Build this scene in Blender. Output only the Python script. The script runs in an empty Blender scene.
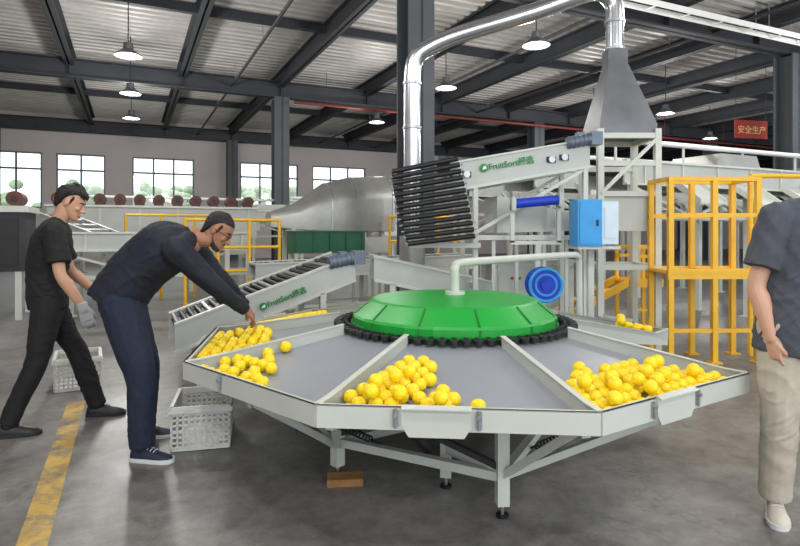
import bpy, bmesh, math, random
from mathutils import Vector, Matrix, noise
random.seed(7)
V=Vector
sc=bpy.context.scene
COL=sc.collection
# ---------------------------------------------------------------- materials
def lin(c):
    return tuple(((x/255)/12.92 if x/255<=0.04045 else (((x/255)+0.055)/1.055)**2.4) for x in c)
MATS={}
def mat(name,rgb,rough=.5,metal=0,var=.12,scale=6,bump=0,emit=0,coat=0,bscale=None):
    if name in MATS: return MATS[name]
    m=bpy.data.materials.new(name); m.use_nodes=True
    nt=m.node_tree; b=nt.nodes['Principled BSDF']
    c=lin(rgb)
    tc=nt.nodes.new('ShaderNodeTexCoord')
    nz=nt.nodes.new('ShaderNodeTexNoise'); nz.inputs['Scale'].default_value=scale; nz.inputs['Detail'].default_value=5
    nt.links.new(tc.outputs['Object'],nz.inputs['Vector'])
    rp=nt.nodes.new('ShaderNodeValToRGB')
    rp.color_ramp.elements[0].position=.3; rp.color_ramp.elements[1].position=.7
    rp.color_ramp.elements[0].color=(*[x*(1-var) for x in c],1)
    rp.color_ramp.elements[1].color=(*[min(1,x*(1+var)) for x in c],1)
    nt.links.new(nz.outputs['Fac'],rp.inputs['Fac'])
    nt.links.new(rp.outputs['Color'],b.inputs['Base Color'])
    b.inputs['Roughness'].default_value=rough; b.inputs['Metallic'].default_value=metal
    if coat: b.inputs['Coat Weight'].default_value=coat
    if emit:
        b.inputs['Emission Color'].default_value=(*c,1); b.inputs['Emission Strength'].default_value=emit
    if bump:
        n2=nt.nodes.new('ShaderNodeTexNoise'); n2.inputs['Scale'].default_value=bscale or scale*4; n2.inputs['Detail'].default_value=4
        nt.links.new(tc.outputs['Object'],n2.inputs['Vector'])
        bp=nt.nodes.new('ShaderNodeBump'); bp.inputs['Strength'].default_value=bump; bp.inputs['Distance'].default_value=.02
        nt.links.new(n2.outputs['Fac'],bp.inputs['Height']); nt.links.new(bp.outputs['Normal'],b.inputs['Normal'])
    MATS[name]=m; return m
M_frame=mat('painted_steel_grey',(200,204,195),.42,0,.05,3)
M_panel=mat('painted_panel',(184,188,182),.42,0,.06,2)
M_tray=mat('tray_sheet',(153,157,166),.36,.12,.06,2)
M_green=mat('green_paint',(26,160,58),.42,0,.06,3)
M_greend=mat('green_seam',(16,120,40),.45,0,.06,3)
M_dgreen=mat('dark_green_paint',(22,92,62),.45)
M_black=mat('black_rubber',(20,20,22),.5,0,.2)
M_dark=mat('dark_steel',(52,53,56),.55,.2,.15,2)
M_beam=mat('dark_beam_paint',(48,52,58),.6,.1,.15,1.5)
M_column=mat('column_paint',(76,81,86),.6,.1,.12,1.5)
M_zinc=mat('zinc',(170,172,175),.35,.8,.12,12)
M_duct=mat('silver_duct',(200,203,208),.24,.95,.08,5)
M_hood=mat('hood_sheet',(104,106,110),.42,.5,.18,4)
M_yel=mat('yellow_paint',(238,184,44),.4,0,.06,4)
M_lemon=mat('lemon_peel',(253,218,22),.42,0,.03,14,.06,bscale=160)
M_blue=mat('blue_plastic',(56,158,226),.4,0,.08)
M_blued=mat('blue_cloth',(18,60,190),.5,0,.08)
M_cover=mat('pale_cover',(206,224,236),.25,0,.04)
M_crate=mat('crate_plastic',(214,214,208),.5,0,.08,8)
M_silver=mat('silver_machine',(156,156,152),.38,.55,.14,3)
M_brown=mat('brown_roll',(92,50,42),.6,0,.25)
M_red=mat('red_paint',(165,35,30),.5)
M_redp=mat('red_pipe_paint',(116,44,40),.6)
M_wood=mat('wood_block',(168,120,72),.7,0,.25,15)
M_white=mat('white_paint',(232,233,230),.45,0,.04)
M_txtg=mat('text_green',(20,130,60),.5)
M_glow=mat('lamp_glow',(255,250,240),.5,0,0,emit=14)
M_shade=mat('lamp_shade_metal',(120,124,128),.4,.6)
M_motor=mat('motor_paint',(104,116,130),.45,.3)
# ---------------------------------------------------------------- builder
def catmull(P,k):
    if len(P)<3 or k<=1: 
        return list(P)
    out=[]
    n=len(P)
    for i in range(n-1):
        p0=P[max(i-1,0)];p1=P[i];p2=P[i+1];p3=P[min(i+2,n-1)]
        for j in range(k):
            t=j/k
            out.append([.5*((2*b)+(-a+c)*t+(2*a-5*b+4*c-d)*t*t+(-a+3*b-3*c+d)*t**3) for a,b,c,d in zip(p0,p1,p2,p3)])
    out.append(list(P[-1])); return out
class B:
    def __init__(s): s.bm=bmesh.new(); s.m=[]
    def mi(s,m):
        if m not in s.m: s.m.append(m)
        return s.m.index(m)
    def fin(s,fs,m):
        i=s.mi(m)
        for f in fs: f.material_index=i; f.smooth=True
    def box(s,c,size,m,R=None,taper=None):
        c=V(c); x,y,z=[a/2 for a in size]
        co=[(-x,-y,-z),(x,-y,-z),(x,y,-z),(-x,y,-z),(-x,-y,z),(x,-y,z),(x,y,z),(-x,y,z)]
        vs=[s.bm.verts.new(c+((R@V(p)) if R else V(p))) for p in co]
        fs=[s.bm.faces.new([vs[i] for i in q]) for q in ((0,3,2,1),(4,5,6,7),(0,1,5,4),(1,2,6,5),(2,3,7,6),(3,0,4,7))]
        s.fin(fs,m); return s
    def beam(s,p,q,w,h,m,up=(0,0,1)):
        p=V(p);q=V(q);d=q-p;L=d.length
        if L<1e-6: return s
        d/=L; up=V(up)
        if abs(d.dot(up))>.98: up=V((0,1,0))
        y=up.cross(d).normalized(); z=d.cross(y)
        R=Matrix((d,y,z)).transposed()
        return s.box((p+q)/2,(L,w,h),m,R)
    def cyl(s,p,q,r,m,r2=None,n=14):
        p=V(p);q=V(q); r2=r if r2 is None else r2
        d=(q-p).normalized(); a=d.orthogonal().normalized(); b=d.cross(a)
        r1=[];r2l=[]
        for i in range(n):
            t=2*math.pi*i/n; o=a*math.cos(t)+b*math.sin(t)
            r1.append(s.bm.verts.new(p+o*r)); r2l.append(s.bm.verts.new(q+o*r2))
        fs=[s.bm.faces.new((r1[i],r1[(i+1)%n],r2l[(i+1)%n],r2l[i])) for i in range(n)]
        fs.append(s.bm.faces.new(r1[::-1])); fs.append(s.bm.faces.new(r2l))
        s.fin(fs,m); return s
    def rings(s,R,m,cap=True):
        rr=[[s.bm.verts.new(p) for p in r] for r in R]; n=len(rr[0]); fs=[]
        for a,b in zip(rr,rr[1:]):
            for i in range(n): fs.append(s.bm.faces.new((a[i],a[(i+1)%n],b[(i+1)%n],b[i])))
        if cap:
            fs.append(s.bm.faces.new(rr[0][::-1])); fs.append(s.bm.faces.new(rr[-1]))
        s.fin(fs,m); return s
    def path(s,pts,rad,m=None,side=None,k=5,n=14,r0=True,r1=True):
        P=[]
        for p,r in zip(pts,rad if isinstance(rad,(list,tuple)) else [rad]*len(pts)):
            a,b=(r if isinstance(r,tuple) else (r,r)); P.append((p[0],p[1],p[2],a,b))
        if len(P)==2: P=[P[0],[ (x+y)/2 for x,y in zip(*P)],P[1]]
        Q=catmull(P,k)
        pos=[V(q[:3]) for q in Q]
        side=V(side) if side is not None else None
        R=[];ref=None
        for i,q in enumerate(Q):
            t=(pos[min(i+1,len(Q)-1)]-pos[max(i-1,0)]).normalized()
            if side is not None: a=(side-t*side.dot(t)).normalized()
            else:
                a=t.orthogonal().normalized() if ref is None else (ref-t*ref.dot(t)).normalized()
                ref=a
            b=t.cross(a)
            def ring(c,f): return [c+a*(q[3]*f*math.cos(2*math.pi*j/n))+b*(q[4]*f*math.sin(2*math.pi*j/n)) for j in range(n)]
            rm=min(q[3],q[4])
            if i==0 and r0:
                for w in (.95,.7,.38): R.append(ring(pos[i]-t*rm*w,math.sqrt(1-w*w)))
            R.append(ring(pos[i],1))
            if i==len(Q)-1 and r1:
                for w in (.38,.7,.95): R.append(ring(pos[i]+t*rm*w,math.sqrt(1-w*w)))
        return s.rings(R,m)
    def ell(s,c,r,m,R=None,n=16,k=10):
        c=V(c); RR=[]
        for i in range(1,k):
            th=math.pi*i/k
            row=[]
            for j in range(n):
                p=V((r[0]*math.sin(th)*math.cos(2*math.pi*j/n),r[1]*math.sin(th)*math.sin(2*math.pi*j/n),-r[2]*math.cos(th)))
                row.append(c+(R@p if R else p))
            RR.append(row)
        return s.rings(RR,m)
    def lathe(s,prof,m,n=48,c=(0,0,0)):
        c=V(c)
        return s.rings([[c+V((r*math.cos(2*math.pi*j/n),r*math.sin(2*math.pi*j/n),z)) for j in range(n)] for r,z in prof],m)
    def prism(s,pts,off,m):
        off=V(off); a=[s.bm.verts.new(V(p)) for p in pts]; b=[s.bm.verts.new(V(p)+off) for p in pts]; n=len(a)
        fs=[s.bm.faces.new((a[i],a[(i+1)%n],b[(i+1)%n],b[i])) for i in range(n)]
        fs+= [s.bm.faces.new(a[::-1]),s.bm.faces.new(b)]
        s.fin(fs,m); return s
    def mesh(s,name,sharp=35):
        bmesh.ops.recalc_face_normals(s.bm,faces=s.bm.faces)
        me=bpy.data.meshes.new(name); s.bm.to_mesh(me); s.bm.free()
        for m in s.m: me.materials.append(m)
        if sharp: me.set_sharp_from_angle(angle=math.radians(sharp))
        return me
    def obj(s,name,parent=None,label=None,cat=None,loc=(0,0,0),rz=0,sharp=35,**kw):
        o=bpy.data.objects.new(name,s.mesh(name,sharp)); COL.objects.link(o)
        o.location=loc; o.rotation_euler=(0,0,rz)
        if parent: o.parent=parent
        if label: o['label']=label
        if cat: o['category']=cat
        for k,v in kw.items(): o[k]=v
        return o
def thing(name,label,cat,loc=(0,0,0),rz=0,group=None):
    e=bpy.data.objects.new(name,None); COL.objects.link(e); e.empty_display_size=.1
    e.location=loc; e.rotation_euler=(0,0,rz); e['label']=label; e['category']=cat
    if group: e['group']=group
    return e
def text(parent,sx,origin,xd,yd,size,m,name='lettering',label=None):
    cu=bpy.data.curves.new('t','FONT'); cu.body=sx; cu.size=size; cu.extrude=.002; cu.offset=.0015
    t=bpy.data.objects.new('t',cu); COL.objects.link(t)
    bpy.context.view_layer.update()
    me=bpy.data.meshes.new_from_object(t.evaluated_get(bpy.context.evaluated_depsgraph_get()))
    bpy.data.objects.remove(t)
    me.materials.clear(); me.materials.append(m)
    xd=V(xd).normalized(); yd=V(yd); yd=(yd-xd*yd.dot(xd)).normalized(); zd=xd.cross(yd)
    me.transform(Matrix.Translation(V(origin))@Matrix((xd,yd,zd)).transposed().to_4x4())
    o=bpy.data.objects.new(name,me); COL.objects.link(o); o.parent=parent
    if label: o['label']=label
    return o
TH=math.radians(25.04); CU,SU=math.cos(TH),math.sin(TH)
def W(u,v,z=0): return V((u*CU-v*SU,u*SU+v*CU,z))
# ---------------------------------------------------------------- room
def floor_mat():
    m=bpy.data.materials.new('concrete_floor'); m.use_nodes=True; nt=m.node_tree; b=nt.nodes['Principled BSDF']
    tc=nt.nodes.new('ShaderNodeTexCoord')
    def nz(s,d,r=.6,dist=0):
        n=nt.nodes.new('ShaderNodeTexNoise'); n.inputs['Scale'].default_value=s; n.inputs['Detail'].default_value=d; n.inputs['Roughness'].default_value=r; n.inputs['Distortion'].default_value=dist
        nt.links.new(tc.outputs['Object'],n.inputs['Vector']); return n
    a=nz(1.1,9,.7,.4); c=nz(8,9,.75); 
    mx=nt.nodes.new('ShaderNodeMix'); mx.data_type='FLOAT'; mx.inputs[0].default_value=.45
    nt.links.new(a.outputs['Fac'],mx.inputs[2]); nt.links.new(c.outputs['Fac'],mx.inputs[3])
    rp=nt.nodes.new('ShaderNodeValToRGB'); e=rp.color_ramp.elements
    e[0].position=.36; e[0].color=(*lin((80,78,76)),1); e[1].position=.64; e[1].color=(*lin((150,147,143)),1)
    k=e.new(.5); k.color=(*lin((120,117,114)),1)
    nt.links.new(mx.outputs[0],rp.inputs['Fac'])
    vo=nt.nodes.new('ShaderNodeTexVoronoi'); vo.feature='DISTANCE_TO_EDGE'; vo.inputs['Scale'].default_value=.35
    wn=nt.nodes.new('ShaderNodeVectorMath'); wn.operation='ADD'
    nt.links.new(tc.outputs['Object'],wn.inputs[0]); nt.links.new(nz(1.5,4).outputs['Color'],wn.inputs[1])
    nt.links.new(wn.outputs[0],vo.inputs['Vector'])
    mr=nt.nodes.new('ShaderNodeMapRange'); mr.inputs['From Max'].default_value=.004; mr.inputs['To Min'].default_value=.72
    nt.links.new(vo.outputs['Distance'],mr.inputs['Value'])
    mm=nt.nodes.new('ShaderNodeMix'); mm.data_type='RGBA'; mm.blend_type='MULTIPLY'; mm.inputs[0].default_value=1
    nt.links.new(rp.outputs['Color'],mm.inputs[6]); nt.links.new(mr.outputs['Result'],mm.inputs[7])
    st=nz(2.6,6,.8,.8)
    m2=nt.nodes.new('ShaderNodeMapRange'); m2.inputs['From Min'].default_value=.56; m2.inputs['From Max'].default_value=.64; m2.inputs['To Min'].default_value=1; m2.inputs['To Max'].default_value=.72
    nt.links.new(st.outputs['Fac'],m2.inputs['Value'])
    m3=nt.nodes.new('ShaderNodeMix'); m3.data_type='RGBA'; m3.blend_type='MULTIPLY'; m3.inputs[0].default_value=1
    nt.links.new(mm.outputs[2],m3.inputs[6]); nt.links.new(m2.outputs['Result'],m3.inputs[7])
    nt.links.new(m3.outputs[2],b.inputs['Base Color'])
    r2=nt.nodes.new('ShaderNodeMapRange'); r2.inputs['To Min'].default_value=.22; r2.inputs['To Max'].default_value=.6
    nt.links.new(a.outputs['Fac'],r2.inputs['Value']); nt.links.new(r2.outputs['Result'],b.inputs['Roughness'])
    bp=nt.nodes.new('ShaderNodeBump'); bp.inputs['Strength'].default_value=.08; nt.links.new(c.outputs['Fac'],bp.inputs['Height']); nt.links.new(bp.outputs['Normal'],b.inputs['Normal'])
    return m
U0,U1,V0,V1=-9,56,-7,30.5
b=B(); b.box(((U0+U1)/2,(V0+V1)/2,-.1),(U1-U0,V1-V0,.2),floor_mat()); b.obj('floor',rz=TH,kind='structure')
M_wall=mat('wall_plaster',(206,198,196),.8,0,.05,.6)
M_deck=mat('galvanised_deck',(196,192,188),.5,.2,.12,1.2)
b=B(); v=V0
prof=[]
while v<V1:
    prof+= [(v,6.75),(v+.13,6.75),(v+.16,6.86),(v+.30,6.86)]; v+=.33
prof=[p for p in prof if p[0]<=V1]
lo0=[b.bm.verts.new((U0,p[0],p[1])) for p in prof]; lo1=[b.bm.verts.new((U1,p[0],p[1])) for p in prof]
fs=[b.bm.faces.new((lo0[i],lo0[i+1],lo1[i+1],lo1[i])) for i in range(len(prof)-1)]
b.fin(fs,M_deck); b.box(((U0+U1)/2,(V0+V1)/2,6.96),(U1-U0,V1-V0,.14),M_deck)
b.obj('ceiling',rz=TH,kind='structure')
wins=[(-7.6,-5.9),(-5.6,-3.6),(-3.05,-1.05),(.1,2.9),(5.15,8.2),(9.0,12.1)]
b=B(); zs,zt=2.45,4.98
b.box(((U0+U1)/2,V1+.12,zs/2),(U1-U0,.24,zs),M_wall)
b.box(((U0+U1)/2,V1+.12,(zt+6.9)/2),(U1-U0,.24,6.9-zt),M_wall)
prev=U0
for a,c in wins+[(U1,U1)]:
    b.box(((prev+a)/2,V1+.12,(zs+zt)/2),(a-prev,.24,zt-zs),M_wall); prev=c
b.obj('wall_back',rz=TH,kind='structure')
M_glass=bpy.data.materials.new('window_glass'); M_glass.use_nodes=True
nt=M_glass.node_tree; nt.nodes.clear(); ou=nt.nodes.new('ShaderNodeOutputMaterial'); tr=nt.nodes.new('ShaderNodeBsdfTransparent'); gl=nt.nodes.new('ShaderNodeBsdfGlossy'); gl.inputs['Roughness'].default_value=.05
ms=nt.nodes.new('ShaderNodeMixShader'); ms.inputs[0].default_value=.06; nt.links.new(tr.outputs[0],ms.inputs[1]); nt.links.new(gl.outputs[0],ms.inputs[2]); nt.links.new(ms.outputs[0],ou.inputs[0])
M_sash=mat('window_frame_grey',(120,124,128),.5,.1,.05)
for i,(a,c) in enumerate(wins):
    b=B(); nd=3 if c-a>2.5 else 2
    for j in range(nd+1): b.box((a+.03+(c-a-.06)*j/nd,V1+.1,(zs+zt)/2),(.08,.08,zt-zs),M_sash)
    for z in (zs+.03,zt-.75,zt-.03): b.box(((a+c)/2,V1+.1,z),(c-a,.08,.08),M_sash)
    b.box(((a+c)/2,V1+.12,(zs+zt)/2),(c-a,.01,zt-zs),M_glass)
    b.obj('window_%d'%(i+1),rz=TH,kind='structure')
b=B(); b.box((U0-.12,(V0+V1)/2,3.45),(.24,V1-V0,6.9),M_wall); b.obj('wall_left',rz=TH,kind='structure')
b=B(); b.box((U1+.12,(V0+V1)/2,3.45),(.24,V1-V0,6.9),M_wall); b.obj('wall_right',rz=TH,kind='structure')
M_grass=mat('grass',(96,120,70),.9,0,.2,1); M_leaf=mat('foliage',(160,182,146),.8,0,.35,1.5,.3); M_bark=mat('bark',(80,64,50),.9)
b=B(); b.box((10,V1+25.3,-.35),(110,50,.3),M_grass); b.obj('lawn',label='grass ground outside the factory windows',cat='ground',rz=TH)
for i in range(7):
    t=thing('tree','leafy green tree standing outside the windows','tree',W(-13+i*5.0,V1+10,-.2),group='trees outside')
    b=B(); b.cyl((0,0,0),(0,0,2.4),.16,M_bark,.1); b.obj('trunk',t)
    b=B()
    for j in range(26): b.ell((random.uniform(-1.7,1.7),random.uniform(-1.2,1.2),3.0+random.uniform(-.7,1.5)),(random.uniform(.3,.6),random.uniform(.3,.6),random.uniform(.25,.5)),M_leaf,n=10,k=7)
    b.obj('foliage',t)
def ibeam(b,p,q,w,h,m):
    b.beam(p,q,.04,h,m)
    for s in (-1,1): b.beam(V(p)+V((0,0,s*(h/2-.02))),V(q)+V((0,0,s*(h/2-.02))),w,.04,m)
for i in range(-2,17):
    u=4.6+3.1*i
    if u<U0 or u>U1: continue
    b=B(); ibeam(b,(u,V0,6.5),(u,V1,6.5),.24,.48,M_beam)
    b.obj('roof_joist',label='dark painted steel I-beam joist under the roof deck',cat='roof beam',rz=TH,group='roof joists')
for v in (-1,9.2,19.4,29.9):
    b=B(); ibeam(b,(U0,v,6.18),(U1,v,6.18),.32,.55,M_beam)
    for i in range(-2,17):
        u=4.6+3.1*i
        if U0<u<U1: b.box((u,v,6.18),(.012,.30,.5),M_beam)
    b.obj('roof_girder',label='deep dark steel girder crossing beneath the joists',cat='roof beam',rz=TH,group='roof girders')
for v in (4.1,14.3,24.6):
    b=B(); b.box(((U0+U1)/2,v,6.62),(U1-U0,.14,.22),M_beam); b.obj('roof_purlin',label='slim dark steel secondary beam under the roof deck',cat='roof beam',rz=TH,group='roof purlins')
for u,z in ((3.0,6.15),(9.2,6.12),(12.4,6.1)):
    b=B(); b.cyl((u,V0,z),(u,V1,z),.04,M_dark)
    for i in range(9): b.cyl((u,V0+1+i*4.1,z),(u,V0+1+i*4.1,6.745),.01,M_zinc,n=6)
    b.obj('ceiling_conduit',label='thin dark pipe suspended under the roof',cat='pipe',rz=TH,group='ceiling conduits')
def column(u,v,w=.5):
    t=thing('steel_column','dark grey steel H-column rising from the floor to the roof girder','column',W(u,v,0),TH,group='columns')
    b=B()
    for s in (-1,1): b.box((0,s*(w/2-.02),2.95),(w,.04,5.9),M_column)
    b.box((0,0,2.95),(.05,w,5.9),M_column); b.obj('column_shaft',t)
    b=B(); b.box((0,0,.02),(w+.15,w+.15,.04),M_column)
    for x in (-1,1):
        for y in (-1,1): b.cyl((x*w*.56,y*w*.56,.03),(x*w*.56,y*w*.56,.09),.018,M_zinc,n=8)
    b.obj('base_plate',t)
for v in (9.2,19.4,29.6):
    for u in (-5.3,4.6,15.3,26,36.7):
        if v<10 and u<0: continue
        column(u,v)
b=B(); b.cyl((4.9,18.7,5.66),(40,18.7,5.66),.05,M_redp)
for i in range(9): b.cyl((6+i*4,18.7,5.66),(6+i*4,18.7,6.745),.012,M_redp,n=6)
b.obj('sprinkler_pipe',label='thin dull red sprinkler pipe hung under the roof',cat='pipe',rz=TH)
b=B(); 
for s in (-1,1): b.box((22,8.4+s*.15,5.95),(60,.02,.12),M_white)
for i in range(60): b.box((-7.5+i,8.4,5.91),(.04,.3,.02),M_white)
for i in range(15): 
    for s in (-1,1): b.cyl((-7+i*4,8.4+s*.15,5.95),(-7+i*4,8.4+s*.15,6.745),.012,M_zinc,n=6)
b.obj('cable_tray',label='white metal cable tray hung along the girder',cat='cable tray',rz=TH)
def lamp(x,y,z=5.2,p=190):
    t=thing('pendant_lamp','round industrial pendant lamp hanging from the roof, switched on','lamp',(x,y,z),group='high bay lamps')
    b=B(); b.lathe([(.02,.26),(.09,.25),(.11,.12),(.16,.08),(.27,0),(.28,-.03),(.26,-.03),(.15,.05),(.02,.07)],M_shade,n=28); b.obj('lamp_shade',t)
    b=B(); b.lathe([(.01,-.012),(.2,-.012),(.21,.0),(.01,.02)],M_glow,n=24); b.obj('bulb',t)
    b=B(); b.cyl((0,0,.25),(0,0,6.75-z),.012,M_dark,n=6); b.obj('rod',t)
    l=bpy.data.lights.new('lamp_light','POINT'); l.shadow_soft_size=.2; l.energy=p; l.color=(1,.98,.95)
    o=bpy.data.objects.new('lamp_light',l); COL.objects.link(o); o.location=(0,0,-.42); o.parent=t
lamps=[(-5.83,12.4),(-7.37,15.8),(-8.97,19.3),(2.76,11.7),(1.21,15.2),(-.8,20),(8.5,18.5),(7.2,21.5),(12.6,23.5),(15,17.5),
       (-4.1,8.6),(4.2,8.4),(-2.4,4.9),(5.4,5.2),(-1,1.2),(3.2,.6),(10.5,12.5),(9.4,8.6),(-.6,-2.5),(3.8,-3)]
for x,y in lamps: lamp(x,y)
mline=mat('floor_paint_yellow',(200,164,80),.6,0,.2,9)
nt=mline.node_tree; bs=nt.nodes['Principled BSDF']; n2=nt.nodes.new('ShaderNodeTexNoise'); n2.inputs['Scale'].default_value=5; n2.inputs['Detail'].default_value=9; n2.inputs['Roughness'].default_value=.75
tc=[n for n in nt.nodes if n.type=='TEX_COORD'][0]; nt.links.new(tc.outputs['Object'],n2.inputs['Vector'])
r=nt.nodes.new('ShaderNodeValToRGB'); r.color_ramp.elements[0].position=.40; r.color_ramp.elements[1].position=.54; nt.links.new(n2.outputs['Fac'],r.inputs['Fac'])
mx=nt.nodes.new('ShaderNodeMix'); mx.data_type='RGBA'; mx.inputs[6].default_value=(*lin((128,120,104)),1)
old=bs.inputs['Base Color'].links[0].from_socket; nt.links.new(r.outputs['Color'],mx.inputs[0]); nt.links.new(old,mx.inputs[7]); nt.links.new(mx.outputs[2],bs.inputs['Base Color'])
b=B(); b.box((0,0,.001),(.13,9,.002),mline)
b.obj('floor_line',label='worn yellow line painted on the concrete floor',cat='floor marking',loc=V((-2.2,3.76,0))+W(0,-3.35,0),rz=TH)
# ---------------------------------------------------------------- rotary table
C=V((.38,4.1,0))
T=thing('rotary_packing_table','large multi-sided fruit packing table with sloping trays and green centre dome','packing table',C)
R1=1.80;R0=.80;ZI=.765;ZO=.60;ZL=.685
secs=[(-76,-38),(-114,-76),(-152,-114),(-190,-152),(-228,-190),(-266,-228),(-304,-266),(12,50)]
def pol(r,a,z=0): a=math.radians(a); return V((r*math.cos(a),r*math.sin(a),z))
ZB=ZO-.012
for a1,a2 in secs:
    rr=R1 if a1<0 else 1.72
    b=B(); p=[pol(R0,a1,ZI),pol(rr,a1,ZO),pol(rr,a2,ZO),pol(R0,a2,ZI)]
    b.prism([q-V((0,0,.015)) for q in p],(0,0,.015),M_tray)
    b.obj('tray_floor',T,label='grey-blue sheet metal sloping tray')
    b=B(); d=(p[2]-p[1]).normalized(); nrm=V((d.y,-d.x,0))
    zl=ZL if a1<0 else ZL-.02
    b.prism([pol(rr,a1,ZB),pol(rr,a2,ZB),pol(rr,a2,zl),pol(rr,a1,zl)],nrm*.012,M_frame)
    b.prism([pol(rr,a1,zl-.005)-nrm*.014,pol(rr,a1,zl-.005)+nrm*.012,pol(rr,a2,zl-.005)+nrm*.012,pol(rr,a2,zl-.005)-nrm*.014],(0,0,.005),M_frame)
    b.prism([pol(rr,a1,ZB)-nrm*.04,pol(rr,a1,ZB),pol(rr,a2,ZB),pol(rr,a2,ZB)-nrm*.04],(0,0,.004),M_frame)
    b.obj('tray_lip',T)
    mid=(p[1]+p[2])/2
    gm=mid-d*.08; gm.z=0
    if a1!=-152: 
        def P(t,z,o=.014): q=gm+d*t+nrm*o; return V((q.x,q.y,z))
        b=B(); b.prism([P(-.145,.692),P(-.145,.61),P(-.115,.563),P(.115,.563),P(.145,.61),P(.145,.692)],nrm*.008,M_frame)
        b.prism([P(-.145,.692,.018),P(.145,.692,.018),P(.145,.68,.038),P(-.145,.68,.038)],(0,0,.006),M_frame)
        b.obj('gate',T,label='removable gate plate on the tray lip')
    for tt in ((-.17,.175) if a1!=-152 else (-.1,)):
        b=B(); q=gm+d*tt+nrm*.016; b.box((q.x,q.y,.64),(.026,.010,.07),M_zinc,Matrix((d,nrm,V((0,0,1)))).transposed())
        b.cyl(q+V((0,0,.655)),q+nrm*.02+V((0,0,.655)),.009,M_zinc,n=8)
        b.cyl(q+nrm*.008+V((0,0,.60)),q+nrm*.008+V((0,0,.68)),.006,M_zinc,n=8)
        b.obj('latch',T,label='small zinc clamp latch')
angs=sorted(set([a for s in secs for a in s]))
for a in angs:
    far=a in(12,50)
    rr=1.72 if far else R1
    e0=.012 if a==12 else .055
    zt_=ZL-.02 if far else ZL
    zm=ZO+.035 if a==12 else ZL+.006
    b=B(); tn=pol(1,a+90)
    b.prism([pol(.84,a,ZI-.02)-tn*.006,pol(rr,a,ZB)-tn*.006,pol(rr,a,zt_)-tn*.006,pol(rr-.10,a,zm)-tn*.006,pol(.84,a,ZI+e0)-tn*.006],tn*.012,M_panel)
    b.prism([pol(rr,a,zt_)-tn*.015,pol(rr-.10,a,zm)-tn*.015,pol(.84,a,ZI+e0)-tn*.015,pol(.84,a,ZI+e0+.005)-tn*.015,pol(rr-.10,a,zm+.005)-tn*.015,pol(rr,a,zt_+.005)-tn*.015],tn*.03,M_frame)
    if a==12: b.prism([pol(.84,a,.60)-tn*.004,pol(rr,a,.54)-tn*.004,pol(rr,a,ZB)-tn*.004,pol(.84,a,ZI-.02)-tn*.004],tn*.008,M_frame)
    b.obj('divider',T)
b=B(); b.lathe([(.3,.70),(.78,.70),(.80,.72),(.80,.765),(.3,.77)],M_dark,n=54); b.obj('centre_disc',T)
b=B(); NL=72
for i in range(NL):
    a=360/NL*i; c=pol(.785,a,.783)
    R=Matrix.Rotation(math.radians(a+90),3,'Z')
    b.box(c,(.05,.07,.010),M_black,R); b.cyl(c+V((0,0,-.012))+pol(.03,a),c+V((0,0,.014))+pol(.03,a),.029,M_black,n=12)
    b.cyl(c-pol(.022,a),c+V((0,0,.022))-pol(.022,a),.013,M_dark,n=8)
b.obj('drive_chain',T,label='black scalloped conveyor chain around the dome')
b=B()
b.lathe([(.695,.772),(.712,.785),(.712,.835),(.70,.852),(.590,.940),(.57,.950),(.50,.957),(.2,.968),(.02,.970)],M_green,n=24)
b.lathe([(.705,.784),(.722,.784),(.722,.792),(.705,.792)],M_greend,n=84)
for i in range(12):
    a=30*i+7.5
    b.beam(pol(.70,a,.854),pol(.585,a,.944),.010,.006,M_greend); b.beam(pol(.710,a,.79),pol(.710,a,.835),.008,.01,M_greend)
b.obj('dome_cover',T,label='bright green painted faceted centre cover with flat top',sharp=12)
feet=[(-84,1.23),(-135,1.05),(-98,.9),(178,1.1),(120,1.1),(70,1.1),(18,.95)]
FP=[]
for a,r in feet:
    p=pol(r,a); FP.append(p)
    b=B(); b.box((p.x,p.y,.36),(.06,.06,.60),M_frame,Matrix.Rotation(math.radians(a),3,'Z')); b.obj('leg',T)
    b=B(); b.cyl((p.x,p.y,0),(p.x,p.y,.012),.032,M_black); b.cyl((p.x,p.y,.01),(p.x,p.y,.08),.009,M_zinc,n=8); b.obj('foot',T,label='black levelling foot')
b=B()
def fr(p,z1,q,z2,w=.045,h=.045,m=M_frame): b.beam((p.x,p.y,z1),(q.x,q.y,z2),w,h,m)
fr(FP[0],.2,FP[1],.2); fr(FP[1],.2,FP[3],.2); fr(FP[3],.2,FP[4],.2); fr(FP[4],.2,FP[5],.2); fr(FP[5],.2,FP[6],.2); fr(FP[6],.2,FP[0],.2)
fr(FP[0],.56,FP[1],.55); fr(FP[1],.55,FP[3],.55); fr(FP[3],.55,FP[4],.55); fr(FP[4],.55,FP[5],.55); fr(FP[5],.55,FP[6],.55); fr(FP[6],.55,FP[0],.55)
fr(FP[2],.2,FP[5],.2); fr(FP[2],.55,FP[5],.55); fr(FP[1],.2,FP[6],.2); fr(FP[2],.22,FP[0],.22)
b.obj('base_frame',T)
for i,j in ((1,0),(2,1),(3,2),(6,2),(5,3),(4,6)):
    b=B(); fr(FP[i],.5,FP[j],.24,.03,.03,M_dark); b.obj('cross_strut',T,label='dark steel crossed strut')
for a in (-57,-76,-114,-133,-152,-171,-190,-228,31):
    k=min(range(7),key=lambda i:(pol(1.1,a)-FP[i]).length+(.6 if i==2 else 0))
    b=B(); q=FP[k]; e=pol(1.66,a,.57); b.beam((q.x,q.y,.17 if k else .2),e,.035,.035,M_frame)
    b.cyl(e-V((0,0,.03)),e+V((0,0,.012)),.02,M_zinc,n=8)
    b.obj('diagonal_strut',T)
for a in (-76,-114,-152,-190,-228,-266,-304,-38,31):
    b=B(); b.beam(pol(.85,a,.66),pol(R1-.1,a,.565),.04,.05,M_frame); b.obj('support_arm',T)
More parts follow.
